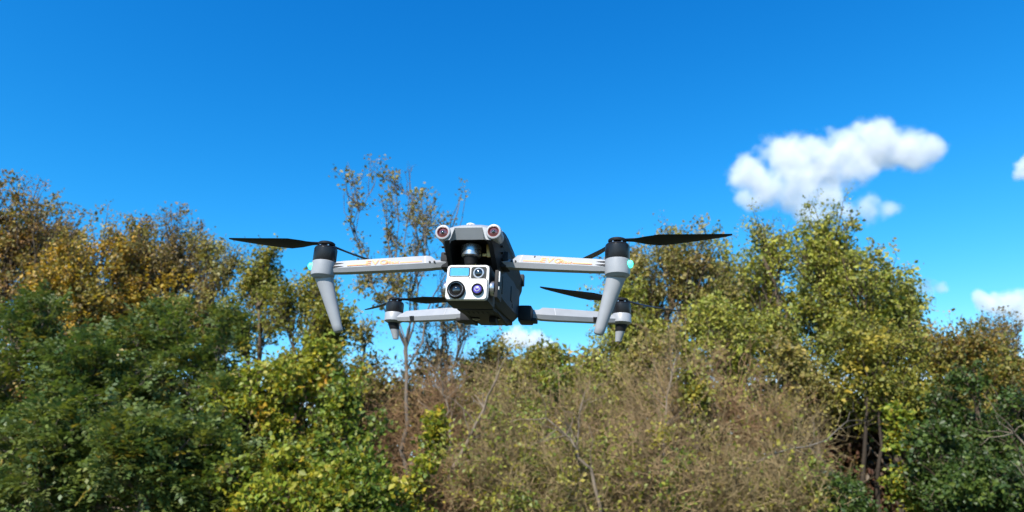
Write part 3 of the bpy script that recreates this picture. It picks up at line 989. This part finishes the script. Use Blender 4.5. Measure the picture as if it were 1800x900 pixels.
def arm_section(p, n, u, h, w, drop=0.0):
    o_ = [(-.65 * w, h - drop), (.35 * w, h - drop), (w, -.30 * h), (.72 * w, -h), (-.7 * w, -h), (-w, -.1 * h)]
    return [p + n * a + u * b for a, b in o_]


def text_mesh(body, size):
    cu = bpy.data.curves.new('lettering', 'FONT')
    cu.body = body
    cu.size = size
    cu.align_x = 'CENTER'
    cu.offset = .00028
    cu.space_character = 1.15
    o = bpy.data.objects.new('lettering', cu)
    COL.objects.link(o)
    dg = bpy.context.evaluated_depsgraph_get()
    me = bpy.data.meshes.new_from_object(o.evaluated_get(dg))
    bpy.data.objects.remove(o)
    return me


def blade_mesh(L=.126, sgn=1):
    """One propeller blade along +x with twist; sgn flips the pitch."""
    st = [(.000, .0055, 8), (.012, .0075, 14), (.026, .0150, 20), (.042, .0215, 19), (.060, .0210, 15), (.085, .0170, 11), (.106, .0125, 8), (.119, .0085, 7), (.126, .0030, 6)]
    secs = []
    for x, c, tw in st:
        t = .0016 * (1 - .6 * x / L) + .0004
        a = math.radians(tw) * sgn
        le, te = .42 * c, -.58 * c
        o_ = [(le, 0), (.15 * c, t), (-.25 * c, t * .8), (te, 0), (-.25 * c, -t * .5), (.15 * c, -t * .6)]
        sw = -.006 * (x / L) ** 2 * sgn
        z0 = .006 * (x / L) ** 2
        secs.append([Vector((x, sgn * (y * math.cos(a)) + sw, y * math.sin(abs(a)) + z * math.cos(a) + z0)) for y, z in o_])
    return secs


def propeller(c, angs, sgn, lab):
    p = empty('propeller')
    p.parent = drone
    p.location = c
    p['label'] = lab
    lathe('hub', (0, 0, 0), [(.0105, -.0006), (.0110, .0004), (.0110, .0024), (.0098, .0034), (.0050, .0034), (.0045, .0044), (.0001, .0046)], BLACK, p, 'z', 28)
    for k, a in enumerate(angs):
        th = math.radians(a)
        M = Matrix.Rotation(th, 3, 'Z')
        h = Vector((math.cos(th), math.sin(th), 0)) * .0075
        secs = [[M @ v + h + Vector((0, 0, .0022)) for v in s] for s in blade_mesh(sgn=sgn)]
        loft('blade', secs, BLADE, p, 50)
        lathe('hinge_screw', h + Vector((0, 0, .002)), [(.0026, 0), (.0026, .0022), (.0018, .0028)], SILVER, p, 'z', 12)
    for k in range(5):
        a = math.radians(72 * k + 20)
        lathe('hub_post', (math.cos(a) * .0085, math.sin(a) * .0085, -.0036), [(.0014, 0), (.0014, .0036)], SILVER, p, 'z', 8)
    return p


for sx in (-1, 1):
    side = 'on the sunny side' if sx < 0 else 'on the shaded side'
    # front
    mx_ = .1855
    a = empty('arm')
    a.parent = drone
    a['label'] = 'front arm %s with orange stripes and lettering' % side
    root, end = Vector((sx * .038 + .005, .030, -.0140)), Vector((sx * (mx_ - .010), .003, -.0298))
    d, n, u, L = arm_frame(root, end)
    secs = [arm_section(root + d * L * t, n, u, h, w, dr) for t, h, w, dr in
            [(0, .0085, .0085, .006), (.09, .0085, .0088, .006), (.13, .0090, .0092, .0012), (.17, .0090, .0092, 0), (.55, .0086, .0088, 0), (.88, .0080, .0082, 0), (1, .0072, .0078, 0)]]
    loft('beam', secs, GREY, a, 25)
    # print on the upper front face
    fn = (n * .75 + u * .5).normalized()

    def onface(t, s, h_=.0088, w_=.0090, lift=.00022):
        p0 = root + d * L * t
        A, B = n * .35 * w_ + u * h_, n * w_ - u * .30 * h_
        f = (B - A)
        nn_ = f.cross(d)
        if nn_.y > 0:
            nn_ = -nn_
        return p0 + A + f * s + nn_.normalized() * lift
    for t0, t1 in ((.21, .40), (.68, .86)):
        shaped('stripe', [onface(t0, .70, lift=.0004), onface(t1, .70, lift=.0004), onface(t1, .84, lift=.0004), onface(t0, .84, lift=.0004)], [(0, 1, 2, 3)], ORANGE, a, 0)
    for body, size, tc_, in (('EVO', .0105, .60 if sx < 0 else .48), ('Max', .0068, .47 if sx < 0 else .61)):
        me = text_mesh(body, size)
        ex = (d if sx > 0 else -d)
        for v in me.vertices:
            x = v.co.x
            s_ = .86 - v.co.y / .0125
            v.co = onface(tc_, s_, lift=.0004) + ex * x * 1.35
        link('lettering', me, ORANGE, a)
    V = [onface(.178, s_, lift=.0003) for s_ in (.05, .99)] + [onface(.184, s_, lift=.0003) for s_ in (.99, .05)]
    shaped('seam', V, [(0, 1, 2, 3)], SEAM, a, 0)
    for s_ in (.34, .78):
        V = [onface(.885, s_ + .06, .0082, .0084, .0005), onface(.985, s_ - .10, .0080, .0082, .0006), onface(.985, s_ + .20, .0080, .0082, .0006)]
        shaped('dark_notch', V, [(0, 1, 2)], BLACK, a, 0)
    if sx > 0:
        V = [onface(.30, .05, lift=.0004), onface(.312, .05, lift=.0004), onface(.312, .28, lift=.0004), onface(.30, .28, lift=.0004)]
        shaped('latch_mark', V, [(0, 1, 2, 3)], BLACK, a, 0)
    block('hinge', root + Vector((sx * -.002, .004, .001)), (.016, .024, .021), GREY_DARK, a, .003)
    for t_ in (.10, .14):
        lathe('screw', root + d * L * t_ + n * .0092 - u * .0015, [(.0013, -.0002), (.0013, .0004), (.0006, .0004)], BLACK, a, '-y', 12)
    m = empty('motor')
    m.parent = drone
    c = Vector((sx * mx_, 0, 0))
    lathe('mount', c, [(.0105, -.0450), (.0146, -.0415), (.0150, -.0395), (.0150, -.0236), (.0144, -.0230)], GREY, m, 'z', 36)
    lathe('bell', c, [(.0140, -.0233), (.0147, -.0220), (.0147, -.0062), (.0140, -.0054), (.0142, -.0046), (.0135, -.0036), (.0110, -.0030), (.0060, -.0006)], MOTOR, m, 'z', 40)
    lathe('status_light', c + Vector((sx * .0140, -.0040, -.0290)), [(.0046, -.003 * sx), (.0046, .0024 * sx), (.0030, .0042 * sx), (.0001, .0046 * sx)], GREEN, m, 'x', 20)
    # leg
    top, tip = c + Vector((0, .001, -.0385)), Vector((sx * .1600, .012, -.1105))
    if sx > 0:
        tip.x += .003
    secs = []
    for t in (0, .12, .3, .6, .9, .985, 1):
        p = top.lerp(tip, t)
        rx_ = .0108 * (1 - t) + .0056 * t + .0012 * math.exp(-t * 9)
        ry_ = .0100 * (1 - t) + .0050 * t
        if t == 1:
            rx_, ry_ = rx_ * .8, ry_ * .8
        secs.append([p + Vector((rx_ * math.cos(k * math.pi / 10), ry_ * math.sin(k * math.pi / 10), -.25 * sx * rx_ * math.cos(k * math.pi / 10))) for k in range(20)])
    loft('landing_leg', secs, GREY, drone, 40)
    # rear
    a = empty('arm')
    a.parent = drone
    a['label'] = 'rear arm %s with a black band' % side
    root, end = Vector((sx * .048 + .001, .222, -.0350)), Vector((sx * (mx_ - .008), .280, -.0285))
    d, n, u, L = arm_frame(root, end)
    secs = [arm_section(root + d * L * t, n, u, h, w, dr) for t, h, w, dr in
            [(0, .0070, .0070, .002), (.10, .0088, .0085, .003), (.14, .0094, .0092, 0), (.30, .0096, .0095, 0), (.86, .0086, .0090, 0), (.93, .0080, .0090, .003), (1, .0075, .0090, .003)]]
    loft('beam', secs, GREY, a, 25)
    pb = root + d * L * .70
    A_ = [pb + n * .0098 - u * .0018, pb + d * .0095 + n * .0098 - u * .0018, pb + d * .0085 + n * .0076 - u * .0096, pb + d * .0010 + n * .0076 - u * .0096]
    shaped('black_band', A_, [(0, 1, 2, 3)], BLACK, a, 0)
    pb = root + d * L * .27
    A_ = [pb + n * .0040 + u * .0098, pb + d * .0006 + n * .0040 + u * .0098, pb + d * .0006 + n * .0099 - u * .0028, pb + n * .0099 - u * .0028]
    shaped('seam', A_, [(0, 1, 2, 3)], SEAM, a, 0)
    block('hinge', Vector((sx * .044 + .001, .214, -.040)), (.020, .034, .024), BLACK, a, .004)
    block('hinge_foot', Vector((sx * .054 + .001, .214, -.0485)), (.014, .020, .005), BLACK, a, .0015)
    m = empty('motor')
    m.parent = drone
    c = Vector((sx * mx_, .282, 0))
    lathe('mount', c, [(.0100, -.0380), (.0150, -.0350), (.0150, -.0225), (.0144, -.0215)], GREY, m, 'z', 36)
    lathe('bell', c, [(.0140, -.0220), (.0147, -.0205), (.0147, -.0062), (.0140, -.0054), (.0142, -.0046), (.0135, -.0036), (.0110, -.0030), (.0060, -.0006)], MOTOR, m, 'z', 40)
    top, tip = c + Vector((0, 0, -.0370)), c + Vector((-sx * .0055, .004, -.0640))
    for nm, mt, ts in (('leg_socket', BLACK, (0, .2, .42)), ('landing_leg', GREY, (.40, .6, .95, 1))):
        secs = []
        for t in ts:
            p = top.lerp(tip, t)
            r = .0092 * (1 - t) + .0046 * t + (.0004 if nm == 'leg_socket' else 0)
            secs.append([p + Vector((r * math.cos(k * math.pi / 10), r * .9 * math.sin(k * math.pi / 10), 0)) for k in range(20)])
        loft(nm, secs, mt, drone, 40)

# blade angles, degrees from the drone's local +x
propeller((-.1855, 0, 0), (186, 70), 1, 'front propeller above the sunny side arm')
propeller((.1855, 0, 0), (-2, 116), -1, 'front propeller above the shaded side arm')
propeller((-.1855, .282, 0), (4, 130), -1, 'rear propeller on the sunny side')
propeller((.1855, .282, 0), (206, 48), 1, 'rear propeller on the shaded side')

# ------------------------------------------------------------------ clouds (real volumes far beyond the trees)
def cloud(name, label, puffs, Y, seed, dens=0.026, edge=0.0, wisp=False):
    """puffs: (px, py, radius px) in the picture at distance Y; a soft lumpy volume inside a hull of the same puffs."""
    k = Y / F
    pts = [(at(px, py, Y + rng.uniform(-.25, .25) * r * k), r * k * 1.35) for px, py, r in puffs]
    c0 = np.mean([p for p, r in pts], 0)
    bm = bmesh.new()
    for p, r in pts:
        bmesh.ops.create_icosphere(bm, subdivisions=3, radius=r * 1.12, matrix=Matrix.Translation(Vector(p - c0)) @ Matrix.Diagonal((1, 1, .92, 1)))
    me = bpy.data.meshes.new(name)
    bm.to_mesh(me)
    bm.free()
    o = link(name, me, [], None)
    o.location = c0
    md = o.modifiers.new('fuse', 'REMESH')
    md.mode = 'VOXEL'
    md.voxel_size = max(r for p, r in pts) * .14
    m = bpy.data.materials.new(name)
    m.use_nodes = True
    t = m.node_tree
    t.nodes.clear()
    out = t.nodes.new('ShaderNodeOutputMaterial')
    pv = t.nodes.new('ShaderNodeVolumePrincipled')
    pv.inputs['Color'].default_value = (.90, .90, .90, 1)
    pv.inputs['Anisotropy'].default_value = 0.0
    t.links.new(pv.outputs[0], out.inputs['Volume'])
    tcx = t.nodes.new('ShaderNodeTexCoord')
    big = max(r for p, r in pts)

    def noise(scale, det):
        n = t.nodes.new('ShaderNodeTexNoise')
        n.noise_dimensions = '4D'
        n.inputs['W'].default_value = seed
        n.inputs['Scale'].default_value = scale / big
        n.inputs['Detail'].default_value = det
        n.inputs['Roughness'].default_value = 0.56
        t.links.new(tcx.outputs['Object'], n.inputs['Vector'])
        return n
    field = None
    for p, r in pts:
        q = p - c0
        vd = t.nodes.new('ShaderNodeVectorMath')
        vd.operation = 'DISTANCE'
        vd.inputs[1].default_value = tuple(q)
        t.links.new(tcx.outputs['Object'], vd.inputs[0])
        mr = t.nodes.new('ShaderNodeMath')
        mr.operation = 'MULTIPLY_ADD'
        t.links.new(vd.outputs['Value'], mr.inputs[0])
        mr.inputs[1].default_value = -1 / r
        mr.inputs[2].default_value = 1.0
        if field is None:
            field = mr.outputs[0]
        else:
            mm = t.nodes.new('ShaderNodeMath')
            mm.operation = 'SMOOTH_MAX'
            mm.inputs[2].default_value = 0.3
            t.links.new(field, mm.inputs[0])
            t.links.new(mr.outputs[0], mm.inputs[1])
            field = mm.outputs[0]
    n1_ = noise(1.8, 8)
    ad = t.nodes.new('ShaderNodeMath')
    ad.operation = 'MULTIPLY_ADD'
    t.links.new(n1_.outputs[0], ad.inputs[0])
    ad.inputs[1].default_value = 1.55
    t.links.new(field, ad.inputs[2])
    mp = t.nodes.new('ShaderNodeMapRange')
    mp.interpolation_type = 'SMOOTHSTEP'
    t.links.new(ad.outputs[0], mp.inputs[0])
    lo = 1.04 + edge
    mp.inputs[1].default_value = lo
    mp.inputs[2].default_value = lo + (.8 if wisp else .45)
    mp.inputs[3].default_value = 0
    mp.inputs[4].default_value = dens / big * 100
    t.links.new(mp.outputs[0], pv.inputs['Density'])
    m.cycles.volume_step_rate = 0.2
    me.materials.append(m)
    tag(o, label, 'cloud', 'white clouds')
    return o


sc.cycles.volume_step_rate = 1.0
cloud('cloud', 'largest white cumulus cloud above the peaked yellow green tree',
      [(1318, 300, 42), (1375, 275, 52), (1420, 265, 46), (1440, 300, 50), (1500, 262, 54), (1548, 258, 55), (1600, 262, 48), (1640, 262, 34), (1345, 335, 42), (1400, 335, 46), (1310, 350, 28),
       (1500, 296, 44), (1450, 340, 36), (1425, 372, 34)], 1500, 3.1)
cloud('cloud', 'thin cloud wisp just under the largest cloud', [(1490, 372, 30), (1530, 368, 32), (1565, 368, 24), (1455, 378, 26)], 1480, 5.7, dens=.014, wisp=True)
cloud('cloud', 'small cloud cut by the picture edge beside the largest cloud', [(1800, 292, 20), (1792, 308, 15), (1812, 276, 16), (1815, 305, 22), (1835, 285, 30), (1850, 310, 34)], 1600, 8.2)
cloud('cloud', 'low white cloud above the dull trees at the far edge', [(1735, 533, 26), (1765, 538, 32), (1800, 545, 34), (1722, 524, 18), (1840, 555, 40)], 1700, 12.7)
cloud('cloud', 'low white cloud seen between the drone and the thicket', [(912, 596, 26), (940, 604, 26), (966, 612, 20), (892, 600, 20)], 1900, 21.4)
cloud('cloud', 'faint wisp of cloud beside the lower shoulder tree', [(1630, 505, 20), (1655, 507, 15), (1608, 506, 14)], 1700, 30.9, dens=.012, wisp=True)
